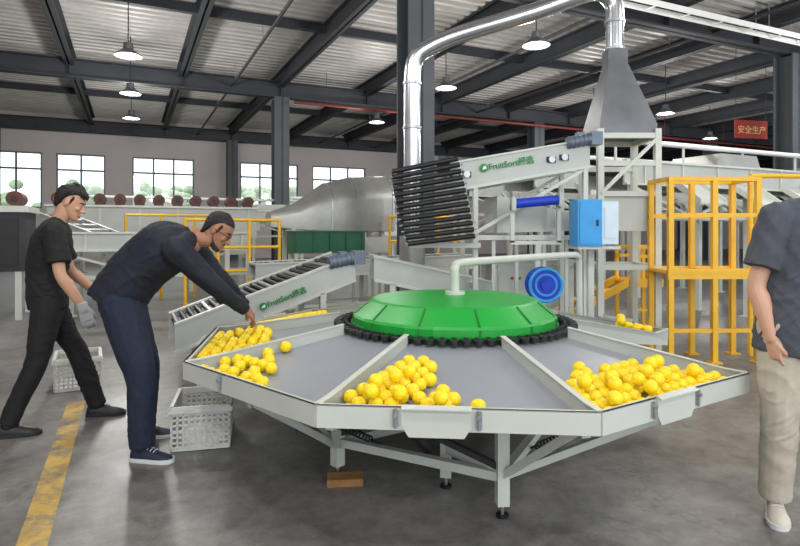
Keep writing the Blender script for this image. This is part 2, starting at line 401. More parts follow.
for a in (-66,-104,-125):
    b=B(); p=pol(.95,a,.22);q=pol(1.3,a,.42); d=(q-p)
    pts=[]
    ax=d.normalized(); u1=ax.orthogonal().normalized(); u2=ax.cross(u1)
    for i in range(0,97): 
        t=i/96; pts.append(p+d*t+u1*.018*math.cos(i*math.pi/4)+u2*.018*math.sin(i*math.pi/4))
    b.path(pts,.005,M_black,k=1,n=6); b.beam(p-ax*.12,p,.012,.012,M_dark); b.beam(q,q+ax*.14,.012,.012,M_dark)
    b.obj('spring',T,label='black steel tension spring')
b=B(); b.lathe([(.12,.45),(.16,.45),(.16,.70),(.12,.70)],M_dark,n=24); b.cyl((0,0,.12),(0,0,.5),.09,M_motor,n=20); b.box((0,0,.2),(.3,.3,.04),M_frame); b.obj('drive_motor',T,label='grey drive motor beneath the centre')
G=thing('overhead_arm','white tubular arm reaching over the green dome','support arm',(0,0,0))
b=B(); b.path([(.39,4.1,.98),(.39,4.1,1.12),(.395,4.11,1.16),(.44,4.16,1.19),(.8,4.55,1.195),(1.55,5.3,1.20),(1.66,5.42,1.18),(1.69,5.46,1.12),(1.70,5.48,.8),(1.70,5.48,0.02)],.03,M_frame,k=4,n=14); b.obj('arm_tube',G)
b=B(); b.cyl((.39,4.1,.971),(.39,4.1,.995),.07,M_frame,n=20); b.obj('mounting_flange',G)
b=B(); b.box((1.70,5.48,.012),(.25,.25,.024),M_frame); b.obj('base_plate',G)
# ---------------------------------------------------------------- lemons
def lemon_mesh(k):
    b=B(); prof=[]
    L=.0360; r=.0345
    for i in range(1,14):
        th=math.pi*i/14; z=-math.cos(th)*L*.97; rr=math.sin(th)*r
        prof.append((rr,z))
    prof=[(.002,-L*1.0),(.005,-L*.99)]+prof+[(.005,L*1.0),(.002,L*1.04)]
    b.lathe(prof,M_lemon,n=20)
    for v in b.bm.verts:
        v.co*=1+.015*noise.noise(v.co*22+V((k*7,0,0)))
    return b.mesh('lemon_mesh',None)
LM=[lemon_mesh(i) for i in range(4)]
D=.0705
def fill(a1,a2,region,rr=R1,drops=0,maxh=.075,top=None,skip=.03,jit=.006,sp=.0755,lim=90):
    h=math.radians((a2-a1)/2); p1=pol(rr,a1);p2=pol(rr,a2); d=(p2-p1).normalized(); Lw=(p2-p1).length
    inn=V((-d.y,d.x,0)); S=(rr-R0)*math.cos(h); L=[]
    def fl(s): return ZO+(ZI-ZO)*s/S+.0365
    def ok(t,s): m=.044; tl=s*math.tan(h)+m; return tl<t<Lw-tl and .040<s<S-.1
    row=0; s=.044
    while s<S-.12:
        t=.045+(sp/2 if row%2 else 0)
        while t<Lw-.04:
            tt=t+random.uniform(-jit,jit); ss=max(.041,s+random.uniform(-jit,jit)) if row else s
            if ok(tt,ss) and region(tt/Lw,ss) and random.random()>skip and len(L)<lim:
                z=fl(ss)
                if all((a-tt)**2+(c-ss)**2+(e-z)**2>=D*D*.95 for a,c,e in L): L.append((tt,ss,z))
            t+=sp
        s+=sp*.9; row+=1
    top=top or region
    for _ in range(drops):
        best=None
        for q in range(14):
            t=random.uniform(0,Lw); s=random.uniform(.042,S)
            if not ok(t,s) or not top(t/Lw,s): continue
            z=fl(s)
            for a,c,e in L:
                dd=(a-t)**2+(c-s)**2
                if dd<D*D: z=max(z,e+math.sqrt(D*D-dd))
            if best is None or z-fl(s)<best[3]: best=(t,s,z,z-fl(s))
        if best and best[3]<maxh: L.append(best[:3])
    for t,s,z in L:
        p=C+p1+d*t+inn*s+V((0,0,z))
        o=bpy.data.objects.new('lemon',random.choice(LM)); COL.objects.link(o)
        o.location=p; o.rotation_euler=(random.uniform(0,6.3),random.uniform(0,6.3),random.uniform(0,6.3))
        k=random.uniform(.94,1.01); o.scale=(k,k,k)
        o['label']='ripe yellow lemon lying in the packing tray'; o['category']='lemon'; o['group']='lemons in the packing trays'
    return len(L)
n1=fill(-114,-76,lambda f,s: s<.74*(1-abs(f-.31)/.30) or (s<.12 and f<.60),drops=9,top=lambda f,s: s<.40*(1-abs(f-.28)/.22))
n2=fill(-76,-38,lambda f,s: s<.17+.28*math.sin(min(1,max(0,(f+.12)/1.02))*math.pi)+.03*math.sin(f*23) and f<.96,drops=16,top=lambda f,s: s<.26 and .1<f<.8)
n3=fill(-152,-114,lambda f,s: s<.60*(1-max(0,f-.18)/.42),jit=.010,lim=54)
n4=fill(-190,-152,lambda f,s: (s<.44) and .03<f<.97,jit=.010,skip=.06,sp=.079,lim=70)
n5=fill(-228,-190,lambda f,s: s<.30,jit=.010,skip=.05,sp=.079,lim=44)
n6=fill(12,50,lambda f,s: s<.30 and f<.35,rr=1.72,skip=.0,drops=2,sp=.085,lim=10)
for o in [o for o in COL.objects if o.name.startswith('lemon')][300:]: bpy.data.objects.remove(o)
# ---------------------------------------------------------------- crates
def crate(x,y,rz,lab):
    t=thing('plastic_crate',lab,'crate',(x,y,0),rz,group='plastic crates')
    w,d,h=.37,.50,.29
    b=B(); b.box((0,0,.012),(w-.02,d-.02,.02),M_crate)
    for s in (-1,1):
        for ax in (0,1):
            L=w if ax==0 else d
            def bx(t0,z,lt,lz,th=.01):
                c=(t0,s*(d/2-.005),z) if ax==0 else (s*(w/2-.005),t0,z)
                sz=(lt,th,lz) if ax==0 else (th,lt,lz); b.box(c,sz,M_crate)
            for z,hz in ((.02,.03),(.06,.012),(.095,.012),(.13,.02),(.17,.012),(.205,.012),(.235,.012)): bx(0,z,L,hz)
            bx(0,.268,L,.04,.022)
            n=int(L/.034)
            for i in range(n+1): bx(-L/2+.008+i*(L-.016)/n,.145,.012,.25)
    b.obj('crate_body',t)
    b=B()
    for s in (-1,1): 
        b.box((0,s*(d/2+.004),.262),(w+.03,.016,.03),M_crate); b.box((s*(w/2+.004),0,.262),(.016,d+.03,.03),M_crate)
    b.obj('crate_rim',t)
crate(-1.35,3.98,math.radians(14),'white perforated plastic fruit crate under the packing table edge')
crate(-2.98,5.35,math.radians(28),'white perforated plastic fruit crate on the concrete floor')
b=B(); b.box((-.31,3.26,.02),(.2,.11,.04),M_wood,Matrix.Rotation(.1,3,'Z')); b.obj('wooden_block',label='small rough wooden block beside the table leg',cat='wood block')
# ---------------------------------------------------------------- conveyors
def conveyor(name,label,loc,rz,L,z0,z1,w,ph,belt='slat',legs=(),mt=M_frame,panel=None,motor=None,lm=M_frame,lw=.06):
    t=thing(name,label,'conveyor',loc,rz); panel=panel or M_panel
    sl=(z1-z0)/L
    for y in (0,w):
        b=B(); b.prism([(0,y-.012,z0-ph),(L,y-.012,z1-ph),(L,y-.012,z1),(0,y-.012,z0)],(0,.024,0),panel)
        b.prism([(0,y-.03,z0),(L,y-.03,z1),(L,y-.03,z1+.02),(0,y-.03,z0+.02)],(0,.06,0),mt)
        b.prism([(0,y-.03,z0-ph),(L,y-.03,z1-ph),(L,y-.03,z1-ph+.03),(0,y-.03,z0-ph+.03)],(0,.06,0),mt)
        b.obj('side_panel',t)
    b=B(); n=int(L/.075)
    if belt=='slat':
        b.prism([(0.02,.04,z0-.05),(L-.02,.04,z1-.05),(L-.02,.04,z1-.035),(.02,.04,z0-.035)],(0,w-.08,0),M_black)
        for i in range(n):
            x=.04+i*(L-.08)/n; z=z0+sl*x-.015; b.cyl((x,.03,z),(x,w-.03,z),.024,M_zinc if i%4==0 else M_black,n=8)
    else:
        b.prism([(0.02,.02,z0-.04),(L-.02,.02,z1-.04),(L-.02,.02,z1-.02),(.02,.02,z0-.02)],(0,w-.04,0),M_tray)
    b.obj('belt',t,label='black slatted roller belt' if belt=='slat' else None)
    for x in legs:
        for y in (0,w):
            zt=z0+sl*x-ph+.02
            b=B(); b.box((x,y,zt/2),(lw,lw,zt),lm); b.box((x,y,.008),(.12,.12,.016),lm); b.obj('leg',t)
    if legs:
        b=B()
        for x in legs:
            zt=z0+sl*x-ph
            b.box((x,w/2,zt*.45),(.04,w,.04),lm)
        for x,x2 in zip(legs,legs[1:]):
            for y in (0,w): b.beam((x,y,(z0+sl*x-ph)*.45),(x2,y,(z0+sl*x2-ph)*.45),.04,.04,lm)
        b.obj('cross_brace',t)
    if motor is not None:
        x,y=motor; z=z0+sl*x
        b=B(); b.cyl((x-.16,y,z-.02),(x+.12,y,z+.03),.06,M_motor,n=20); b.box((x+.15,y,z+.03),(.12,.12,.14),M_motor)
        for i in range(5): b.cyl((x-.14+i*.05,y,z-.016+i*.009),(x-.125+i*.05,y,z-.014+i*.009),.067,M_motor,n=20)
        b.box((x-.02,y,z+.07),(.08,.07,.05),M_motor); b.obj('motor',t,label='blue-grey gear motor')
    return t,sl
def logo(t,x,y,z,sl,size,m=M_txtg,s='FruitSort绿选'):
    xd=V((1,0,sl)).normalized()
    text(t,s,(x,y,z),xd,(-sl,0,1),size,m)
    b=B(); c=V((x,y,z))-xd*size*.65+V((0,0,size*.35)); b.cyl(c,c+V((0,-.006,0)),size*.5,m,n=24)
    b.prism([c+V((-size*.22,-.007,-size*.25)),c+V((size*.3,-.007,-size*.1)),c+V((size*.2,-.007,size*.28)),c+V((-size*.1,-.007,size*.1))],(0,-.003,0),M_white)
    b.obj('emblem',t,label='round green leaf emblem')
t,sl=conveyor('inclined_conveyor','grey inclined roller conveyor with green lettering behind the packing table',(-2.05,5.25,0),TH,1.75,.56,1.16,.8,.26,legs=(.25,1.4),motor=(1.62,-.02))
logo(t,.84,-.035,.685,sl,.072)
t,sl=conveyor('feed_conveyor','light grey sheet metal conveyor sloping down behind the green dome',(-.28,6.2,0),math.radians(8),1.35,1.14,.84,.5,.26,belt='sheet',legs=(.2,1.2))
t,sl=conveyor('transfer_conveyor','low grey transfer conveyor running behind the inclined conveyor',(-2.0,8.0,0),TH,3.6,.95,1.02,.6,.22,belt='slat',legs=(.2,1.8,3.4))
EL=1.55; ez0,ez1=2.12,2.40
t,sl=conveyor('elevated_conveyor','elevated grey conveyor with company lettering on its side panel',(.50,6.1,0),math.radians(5),EL,ez0,ez1,.7,.30,belt='slat',legs=(.30,),motor=(1.45,-.03),lw=.05)
logo(t,.44,-.035,1.995+.07,sl,.088)
for x in (.08,.2,1.12,1.26):
    b=B(); b.cyl((x,-.015,1.98+sl*x),(x,-.05,1.98+sl*x),.035,M_zinc,n=14); b.box((x,-.02,1.98+sl*x),(.1,.02,.06),M_dark); b.obj('bearing_block',t)
b=B(); b.prism([(-.12,-.04,2.04),(.02,-.04,2.02),(.02,-.04,2.2),(-.1,-.04,2.2)],(0,.05,0),M_dark); b.obj('end_bracket',t)
for y in (0,.7):
    b=B(); b.box((1.5,y,1.05),(.05,.05,2.1),M_frame); b.obj('leg',t)
for z in (1.35,.35):
    for y in (0,.7):
        b=B(); b.box((.9,y,z),(1.25,.04,.05),M_frame); b.obj('cross_brace',t)
for y in (0,.7):
    b=B(); b.beam((.3,y,1.4),(1.48,y,2.08),.035,.035,M_frame); b.obj('cross_brace',t)
b=B(); b.prism([(.55,.05,1.40),(1.35,.05,1.42),(1.35,.05,1.62),(.55,.05,1.80)],(0,.6,0),M_panel); b.obj('inner_housing',t)
for x in (.5,.75,1.05,1.3):
    b=B(); b.box((x,.02,.85),(.035,.035,1.0),M_frame); b.obj('support_post',t)
t=thing('roller_cascade','curved cascade of black rollers at the end of the elevated conveyor','roller chute',(0,0,0))
NR=13
def rc(f): 
    return V((-.08+.16*f**1.5,5.93-.12*math.sin(f*2),2.03-.74*f)),V((.60+.16*f,5.98-.12*math.sin(f*2),2.17-.80*f))
for i in range(NR):
    p,q=rc(i/(NR-1)); d=(q-p).normalized()
    b=B(); b.cyl(p,q,.026,M_black,n=12); b.cyl(p-d*.03,q+d*.03,.009,M_zinc,n=8); b.obj('roller',t)
for side in (0,1):
    b=B()
    for i in range(NR-1):
        b.beam(rc(i/(NR-1))[side]+V((0,.03,0)),rc((i+1)/(NR-1))[side]+V((0,.03,0)),.014,.05,M_frame if side else M_dark,up=(0,1,0))
    b.obj('curved_side_plate',t)
b=B(); b.beam((.10,6.02,1.27),(.84,6.05,1.27),.05,.05,M_frame); b.beam((.1,6.02,1.27),(.1,6.02,1.7),.03,.03,M_frame); b.obj('support_beam',t)
t=thing('extraction_hood','grey sheet-metal pyramid hood with silver duct above the conveyor','exhaust hood',(0,0,0))
hx,hy=2.60,7.0
def sq(x,w,z): return [V((x+sx*w,hy+sy*w,z)) for sx,sy in ((-1,-1),(1,-1),(1,1),(-1,1))]
b=B(); b.rings([sq(hx+.04,.33,2.55),sq(hx+.04,.33,2.66),sq(hx,.115,3.42),sq(hx,.115,3.60)],M_hood); b.obj('hood_body',t)
b=B(); b.path([(hx,hy,3.55),(hx,hy,4.0),(hx-.02,hy,4.17),(hx-.14,hy,4.3),(hx-.35,hy+.02,4.3),(hx-1.0,hy+.05,4.08),(hx-1.85,hy+.1,3.84),(.35,7.15,3.68),(.2,7.17,3.56),(.15,7.18,3.36),(.15,7.18,2.9),(.15,7.18,1.35)],.105,M_duct,k=4,n=20)
b.obj('duct',t,label='shiny silver spiral air duct')
for z in (3.62,3.95): 
    b=B(); b.lathe([(.105,z-.02),(.12,z-.015),(.12,z+.015),(.105,z+.02)],M_zinc,n=20,c=(hx,hy,0)); b.obj('duct_ring',t)
for z in (1.5,2.1,2.7,3.25):
    b=B(); b.lathe([(.105,z-.02),(.118,z-.015),(.118,z+.015),(.105,z+.02)],M_zinc,n=20,c=(.15,7.18,0)); b.obj('duct_ring',t)
b=B()
for x in (hx-.29,hx+.37):
    for y in (hy-.33,hy+.33): b.box((x,y,1.30),(.07,.07,2.6),M_frame)
for y in (hy-.33,hy+.33): 
    for z in (2.52,2.2,1.85,1.0): b.box((hx+.04,y,z),(.72,.06,.06),M_frame)
for x in (hx-.29,hx+.37):
    for z in (2.52,1.0): b.box((x,hy,z),(.06,.7,.06),M_frame)
b.beam((hx-.29,hy-.36,1.85),(hx+.37,hy-.36,2.5),.03,.04,M_frame)
b.obj('hood_stand',t)
b=B(); b.box((hx+.04,hy-.30,1.62),(.6,.02,.4),M_panel); b.obj('stand_panel',t)
b=B(); b.cyl((.15,7.18,0),(.15,7.18,1.36),.16,M_silver,n=20); b.cyl((.15,7.18,0),(.15,7.18,.05),.22,M_dark,n=20); b.obj('duct_base',t)
t=thing('control_box','light blue control box with pale side cover on the machine stand','electrical box',(0,0,0))
b=B(); b.box((1.86,5.8,1.50),(.24,.28,.46),M_blue); b.box((1.86,5.655,1.50),(.2,.012,.42),M_blue); b.box((1.93,5.645,1.5),(.02,.012,.06),M_dark); b.obj('box_body',t)
b=B(); b.box((2.06,5.80,1.50),(.16,.28,.42),M_cover); b.box((2.06,5.655,1.5),(.12,.008,.3),M_cover); b.obj('side_cover',t)
b=B(); b.box((1.96,5.95,.62),(.06,.06,1.24),M_frame); b.box((1.96,5.85,1.255),(.42,.34,.03),M_frame); b.box((1.96,5.95,.01),(.2,.2,.02),M_frame); b.obj('stand',t)
b=B(); b.cyl((1.18,5.93,1.70),(1.62,5.93,1.74),.05,M_blued,n=20); b.box((1.64,5.93,1.74),(.04,.14,.14),M_panel); b.box((1.16,5.93,1.70),(.04,.14,.14),M_panel)
b.beam((1.16,5.97,1.3),(1.16,5.97,1.7),.04,.04,M_frame); b.beam((1.64,5.97,1.3),(1.64,5.97,1.7),.04,.04,M_frame); b.beam((1.14,5.97,1.3),(1.66,5.97,1.3),.04,.04,M_frame); b.beam((1.42,5.97,0),(1.42,5.97,1.3),.05,.05,M_frame)
b.obj('blue_roller',label='blue roller held between grey brackets on the machine',cat='roller')
t=thing('cable_reel','round blue reel mounted beside the machine stand','reel',(1.40,5.62,.90))
b=B(); b.cyl((0,-.06,0),(0,.06,0),.12,M_blued,n=28); b.obj('reel_hub',t)
for s in (-1,1):
    b=B(); b.cyl((0,s*.065,0),(0,s*.08,0),.17,M_blued,n=36); b.cyl((0,s*.08,0),(0,s*.1,0),.05,M_blued,n=18)
    b.path([(.155*math.cos(q*math.pi/12),s*.08,.155*math.sin(q*math.pi/12)) for q in range(25)],.016,M_blue,k=1,n=8)
    b.path([(.10*math.cos(q*math.pi/12),s*.08,.10*math.sin(q*math.pi/12)) for q in range(25)],.012,M_blue,k=1,n=8)
    b.obj('reel_flange',t)
b=B(); b.box((0,.13,-.45),(.05,.05,.9),M_frame); b.cyl((0,0,0),(0,.14,0),.02,M_zinc); b.box((0,.13,-.89),(.2,.15,.02),M_frame); b.obj('stand',t)
t=thing('machine_bench','grey steel frame bench with panels beside the feed conveyor','machine frame',(1.15,7.0,0),math.radians(6))
b=B()
for x in (0,.95):
    for y in (0,.6): b.box((x,y,.5),(.06,.06,1.0),M_frame)
for y in (0,.6):
    b.box((.48,y,1.0),(1.0,.06,.07),M_frame); b.box((.48,y,.4),(1.0,.05,.05),M_frame)
b.obj('bench_frame',t)
b=B(); b.box((.48,.3,1.05),(1.05,.7,.03),M_panel); b.box((.48,-.03,.75),(.9,.02,.5),M_panel); b.obj('cover_panel',t)
for i in range(6):
    b=B(); b.cyl((.2+i*.09,-.04,.85),(.2+i*.09,-.06,.85),.018,[M_red,M_txtg,M_yel][i%3],n=12); b.obj('push_button',t)
# ---------------------------------------------------------------- sorting lines
def sortline(loc,rz,L,z,w,lab,legs=1.3,hp=.34,hoods=True,rail=True):
    t=thing('sorting_line',lab,'sorting machine',loc,rz)
    for y in (0,w):
        b=B(); b.box((L/2,y,z),(L,.03,hp),M_panel); b.box((L/2,y-.02,z+hp/2),(L,.08,.03),M_frame); b.box((L/2,y-.02,z-hp/2),(L,.08,.03),M_frame)
        x=.4
        while x<L: b.box((x,y-.02,z),(.03,.03,hp),M_frame); x+=.8
        b.obj('side_panel',t)
    b=B(); zz=z+hp/2-.1; b.box((L/2,w/2,zz-.02),(L,w-.06,.04),M_dark)
    n=int(L/.16)
    for i in range(n): b.cyl((.08+i*.16,.06,zz+.03),(.08+i*.16,w-.06,zz+.03),.035,M_black,n=8)
    b.obj('carrier_belt',t,label='black roller carrier belt')
    x=.15
    while x<L:
        for y in (0,w):
            b=B(); b.box((x,y,(z-hp/2)/2),(.08,.08,z-hp/2),M_frame); b.box((x,y,.01),(.16,.16,.02),M_frame); b.obj('leg',t)
        x+=legs*2
    dz=min(.65,z*.45)
    b=B(); b.box((L/2,0,z-dz),(L,.05,.06),M_frame); b.box((L/2,w,z-dz),(L,.05,.06),M_frame); x=.15
    while x+legs*2<L:
        b.beam((x,0,z-.2),(x+legs,0,z-dz),.04,.04,M_frame); b.beam((x+legs,0,z-dz),(x+legs*2,0,z-.2),.04,.04,M_frame); x+=legs*2
    b.obj('truss',t)
    x=1.0
    while x<L-.8:
        b=B(); b.prism([(x,-.03,z-.15),(x+.55,-.03,z-.15),(x+.55,-.5,z-.47),(x,-.5,z-.47)],(0,0,.02),M_panel)
        for xx in (x,x+.55): b.prism([(xx-.01,-.03,z-.17),(xx-.01,-.5,z-.49),(xx-.01,-.5,z-.39),(xx-.01,-.03,z-.05)],(.02,0,0),M_frame)
        b.obj('outlet_chute',t); x+=1.3
    if rail:
        b=B(); b.cyl((0,w/2,z+.55),(L,w/2,z+.55),.045,M_white,n=12)
        x=.3
        while x<L: b.cyl((x,w/2,z+hp/2-.1),(x,w/2,z+.55),.02,M_frame,n=8); x+=1.5
        b.obj('overhead_rail',t)
    x=2.0
    while hoods and x<L-2:
        b=B(); b.prism([(x,.0,z+hp/2),(x+1.1,.0,z+hp/2),(x+1.0,.0,z+hp/2+.22),(x+.1,.0,z+hp/2+.22)],(0,w,0),M_silver); b.obj('cover_hood',t,label='stainless cover over the carrier belt'); x+=3.4
    return t
sortline((3.25,8.4,0),TH,12,2.28,.9,'long grey fruit sorting line on steel legs with outlet chutes')
sortline((2.6,11.2,0),TH,16,2.45,1.0,'long grey fruit sorting line running parallel further back')
sortline((1.8,15.0,0),TH,18,2.5,1.0,'distant long grey fruit sorting line under the roof')
sortline((-5.3,8.9,0),TH,2.9,1.25,.7,'low grey fruit sorting conveyor behind the walking person',legs=1.2,hp=.28,hoods=False,rail=False)
sortline((-2.7,15.0,0),TH,4.0,1.75,.9,'grey fruit sorting line in front of the far windows',hoods=True)
sortline((-9.6,16.5,0),TH,8,1.9,1.0,'grey fruit sorting line near the far wall',hoods=True)
# ---------------------------------------------------------------- yellow platforms
def platform(loc,rz,L,w,zd,zr,lab,stairs=None,nx=3,pw=.055):
    t=thing('yellow_platform',lab,'work platform',loc,rz)
    for i in range(nx+1):
        for y in (0,w):
            x=L*i/nx; b=B(); b.box((x,y,zr/2),(pw,pw,zr),M_yel); b.box((x,y,.008),(.12,.12,.016),M_yel); b.obj('post',t)
    for y in (0,w):
        for z in (zr,(zr+zd)/2+.1): b=B(); b.box((L/2,y,z),(L+pw,.045,.045),M_yel); b.obj('guard_rail',t)
    for x in (0,L): b=B(); b.box((x,w/2,zr),(.045,w,.045),M_yel); b.obj('guard_rail',t)
    b=B(); b.box((L/2,w/2,zd-.02),(L+.08,w+.08,.03),M_yel)
    for y in (-.02,w+.02): b.box((L/2,y,zd-.04),(L+.08,.03,.11),M_yel)
    b.obj('deck',t)
    b=B(); b.box((L/2,0,.35),(L,.04,.04),M_yel); b.obj('lower_rail',t)
    if stairs:
        n=4
        for i in range(n):
            b=B(); z=zd*(i+1)/(n+1); x=-.28*(n-i); b.box((x,w/2,z),(.24,w,.03),M_yel); b.obj('step',t)
        for y in (0,w): b=B(); b.beam((-.28*(n+.5),y,.1),(0,y,zd),.03,.10,M_yel); b.obj('stair_stringer',t)
platform((2.90,6.2,0),math.radians(2),.96,.45,1.0,1.98,'yellow steel work platform with guard rails beside the sorting line',nx=2)
platform((3.15,7.85,0),math.radians(8),.4,.4,.75,1.2,'yellow steel step platform behind the machine stand',stairs=1,nx=1,pw=.045)
def railing(loc,rz,L,h,lab,n,z0=0):
    b=B()
    for i in range(n+1): b.cyl((L*i/n,0,0),(L*i/n,0,h),.028,M_yel,n=8)
    for z in (h,h*.72,h*.48): b.cyl((0,0,z),(L,0,z),.026,M_yel,n=8)
    b.obj('yellow_railing',label=lab,cat='railing',loc=loc,rz=rz)
railing((4.0,6.6,0),math.radians(6),2.2,2.05,'yellow tubular safety railing along the sorting line',3)
railing((-5.6,11.8,0),TH,2.0,1.75,'yellow tubular safety railing around grey machinery',3)
railing((-3.4,9.15,0),TH,1.5,1.6,'yellow tubular safety railing behind the inclined conveyor',3)
railing((-.2,11.2,0),TH,1.6,1.7,'yellow tubular safety railing by the silver machine',3)
# ---------------------------------------------------------------- silver machine
t=thing('washing_machine_unit','silver fruit washing machine with tapered curved hood on grey legs','machine',(-2.0,10.6,0),TH)
def arc(x,zb,zh,y0,y1):
    return [V((x,y0,zb))]+[V((x,(y0+y1)/2-(y1-y0)/2*math.cos(math.pi*i/12),zb+(zh-zb)*(.55+.45*math.sin(math.pi*i/12)))) for i in range(13)]+[V((x,y1,zb))]
b=B(); b.rings([arc(-.3,1.5,1.78,.3,.8),arc(.2,1.45,1.95,.15,.95),arc(.75,1.42,2.35,0,1.1),arc(1.3,1.42,2.5,0,1.1),arc(2.1,1.42,2.55,0,1.1)],M_silver); b.obj('curved_hood',t)
for x,h in ((.78,2.37),(1.3,2.51),(2.05,2.56)):
    b=B(); b.rings([arc(x,1.41,h,-.012,1.112),arc(x+.03,1.41,h,-.012,1.112)],M_zinc); b.obj('hood_band',t)
for x in (.1,1.9):
    for y in (.2,.9): b=B(); b.box((x,y,.73),(.08,.08,1.46),M_frame); b.obj('leg',t)
b=B(); b.box((1.0,.05,1.15),(2.0,.06,.3),M_panel); b.obj('side_panel',t)
t=thing('green_container','dark green steel container on a low frame','container',(-1.7,9.75,0),TH)
b=B(); b.box((.6,.4,1.22),(1.3,.5,.36),M_dgreen); b.box((.6,.4,1.41),(1.36,.56,.03),M_dgreen)
for x in (-.0,.3,.6,.9,1.2): b.box((x,.14,1.22),(.03,.02,.36),M_dgreen)
b.obj('container_body',t)
for x in (0,1.2):
    for y in (.2,.6): b=B(); b.box((x,y,.52),(.06,.06,1.04),M_frame); b.obj('leg',t)
# ---------------------------------------------------------------- left background machines
t=thing('brushing_machine','long light grey brushing machine with row of brown rolls on top','machine',(-7.4,12.3,0),TH)
b=B(); b.box((2.1,.6,1.6),(4.4,1.2,.7),M_panel); b.box((2.1,.6,1.97),(4.5,1.3,.05),M_frame)
for i in range(6): b.box((.1+i*.8,-.01,1.6),(.03,.02,.7),M_frame)
b.obj('machine_body',t)
for i in range(11):
    b=B(); x=.1+i*.4; b.cyl((x,-.05,2.12),(x,.35,2.12),.125,M_brown,n=22); b.cyl((x,-.07,2.12),(x,-.05,2.12),.05,M_dark,n=14); b.box((x,.15,2.01),(.2,.3,.04),M_dark); b.obj('brown_roll',t)
for x in (.05,1.4,2.8,4.1):
    for y in (.1,1.1): b=B(); b.box((x,y,.63),(.09,.09,1.26),M_frame); b.obj('leg',t)
b=B(); b.box((2.1,.1,.5),(4.1,.06,.06),M_frame); b.box((2.1,.1,.95),(4.1,.06,.2),M_panel); b.obj('lower_panel',t)
conveyor('inclined_conveyor','grey inclined roller conveyor leading up to the brushing machine',(-6.7,10.75,0),math.radians(-14),1.7,1.75,1.2,.7,.28,legs=(.3,1.4))
t=thing('dark_machine','dark framed machine with light top and brown rollers','machine',(-7.0,8.7,0),TH)
b=B(); b.box((.4,.6,1.25),(1.5,1.1,.95),M_dark); b.box((.4,.03,1.25),(1.3,.03,.75),M_black); b.obj('machine_body',t)
b=B(); b.box((.4,.6,1.77),(1.6,1.2,.1),M_frame); b.obj('top_cover',t)
for i in range(4): b=B(); x=-.15+i*.38; b.cyl((x,.1,1.94),(x,.6,1.94),.12,M_brown,n=20); b.cyl((x,.08,1.94),(x,.1,1.94),.05,M_dark,n=12); b.obj('brown_roll',t)
for x in (-.25,1.05):
    for y in (.1,1.1): b=B(); b.box((x,y,.4),(.09,.09,.8),M_frame); b.obj('leg',t)
t=thing('red_banner','red hanging banner with pale lettering','banner',(9.3,16.0,0),TH-.2)
b=B(); b.box((.5,0,4.25),(1.1,.02,.5),M_red); b.obj('banner_cloth',t)
text(t,'安全生产',(.04,-.015,4.15),(1,0,0),(0,0,1),.24,mat('banner_text',(235,200,120),.6))
for x in (0,1): b=B(); b.cyl((x,0,4.5),(x,0,6.75),.008,M_dark,n=6); b.obj('hanging_wire',t)
# ---------------------------------------------------------------- people
def remesh(bld,voxel,it,wr=0,seed=0,mats=None,name='m',fz=1):
    me=bpy.data.meshes.new('tmp'); bmesh.ops.recalc_face_normals(bld.bm,faces=bld.bm.faces); bld.bm.to_mesh(me); bld.bm.free()
    o=bpy.data.objects.new('tmp',me); COL.objects.link(o)
    m=o.modifiers.new('r','REMESH'); m.mode='VOXEL'; m.voxel_size=voxel
    if it: s=o.modifiers.new('s','SMOOTH'); s.factor=.5; s.iterations=it
    bpy.context.view_layer.update()
    out=bpy.data.meshes.new_from_object(o.evaluated_get(bpy.context.evaluated_depsgraph_get()))
    bpy.data.objects.remove(o)
    if wr:
        out.update(); nn=[v.normal.copy() for v in out.vertices]
        for v,n in zip(out.vertices,nn):
            p=v.co
            a=noise.noise(V((p.x*6+seed,p.y*6,p.z*5*fz)))+.35*noise.noise(V((p.x*14,p.y*14+seed,p.z*18*fz)))
            q=p.z*9*fz+p.x*7-p.y*5+1.5*noise.noise(p*4+V((seed,0,0)))
            rid=(1-abs(noise.noise(V((q,p.x*2+seed,p.y*2))))*2.2)
            q2=p.z*17*fz-p.x*13+p.y*9+2*noise.noise(p*5+V((seed+3,0,0)))
            r2=max(0,1-abs(noise.noise(V((q2,p.x*3,p.y*3+seed))))*5)*max(0,noise.noise(p*3.5+V((0,seed,0)))+.25)
            v.co=p+n*(wr*(a+.55*rid-.3+1.1*r2))
    out.materials.clear()
    for mm in (mats or []): out.materials.append(mm)
    for p in out.polygons: p.use_smooth=True; p.material_index=0
    out.name=name
    return out
def add(me,name,parent,label=None):
    o=bpy.data.objects.new(name,me); COL.objects.link(o); o.parent=parent
    if label: o['label']=label
    return o
HR=[(0,.020,.088,.050),(.010,.033,.096,.025),(.035,.048,.097,-.01),(.06,.058,.095,-.045),(.09,.066,.095,-.07),(.12,.071,.092,-.085),(.15,.074,.094,-.094),(.18,.073,.088,-.094),(.205,.064,.070,-.082),(.225,.044,.042,-.055),(.235,.015,.01,-.02)]
def ringset(O,f,u,s,rows,n=22):
    return [[O+u*z+f*((yf+yb)/2)+s*(hw*math.cos(2*math.pi*j/n))+f*((yf-yb)/2*math.sin(2*math.pi*j/n)) for j in range(n)] for z,hw,yf,yb in rows]
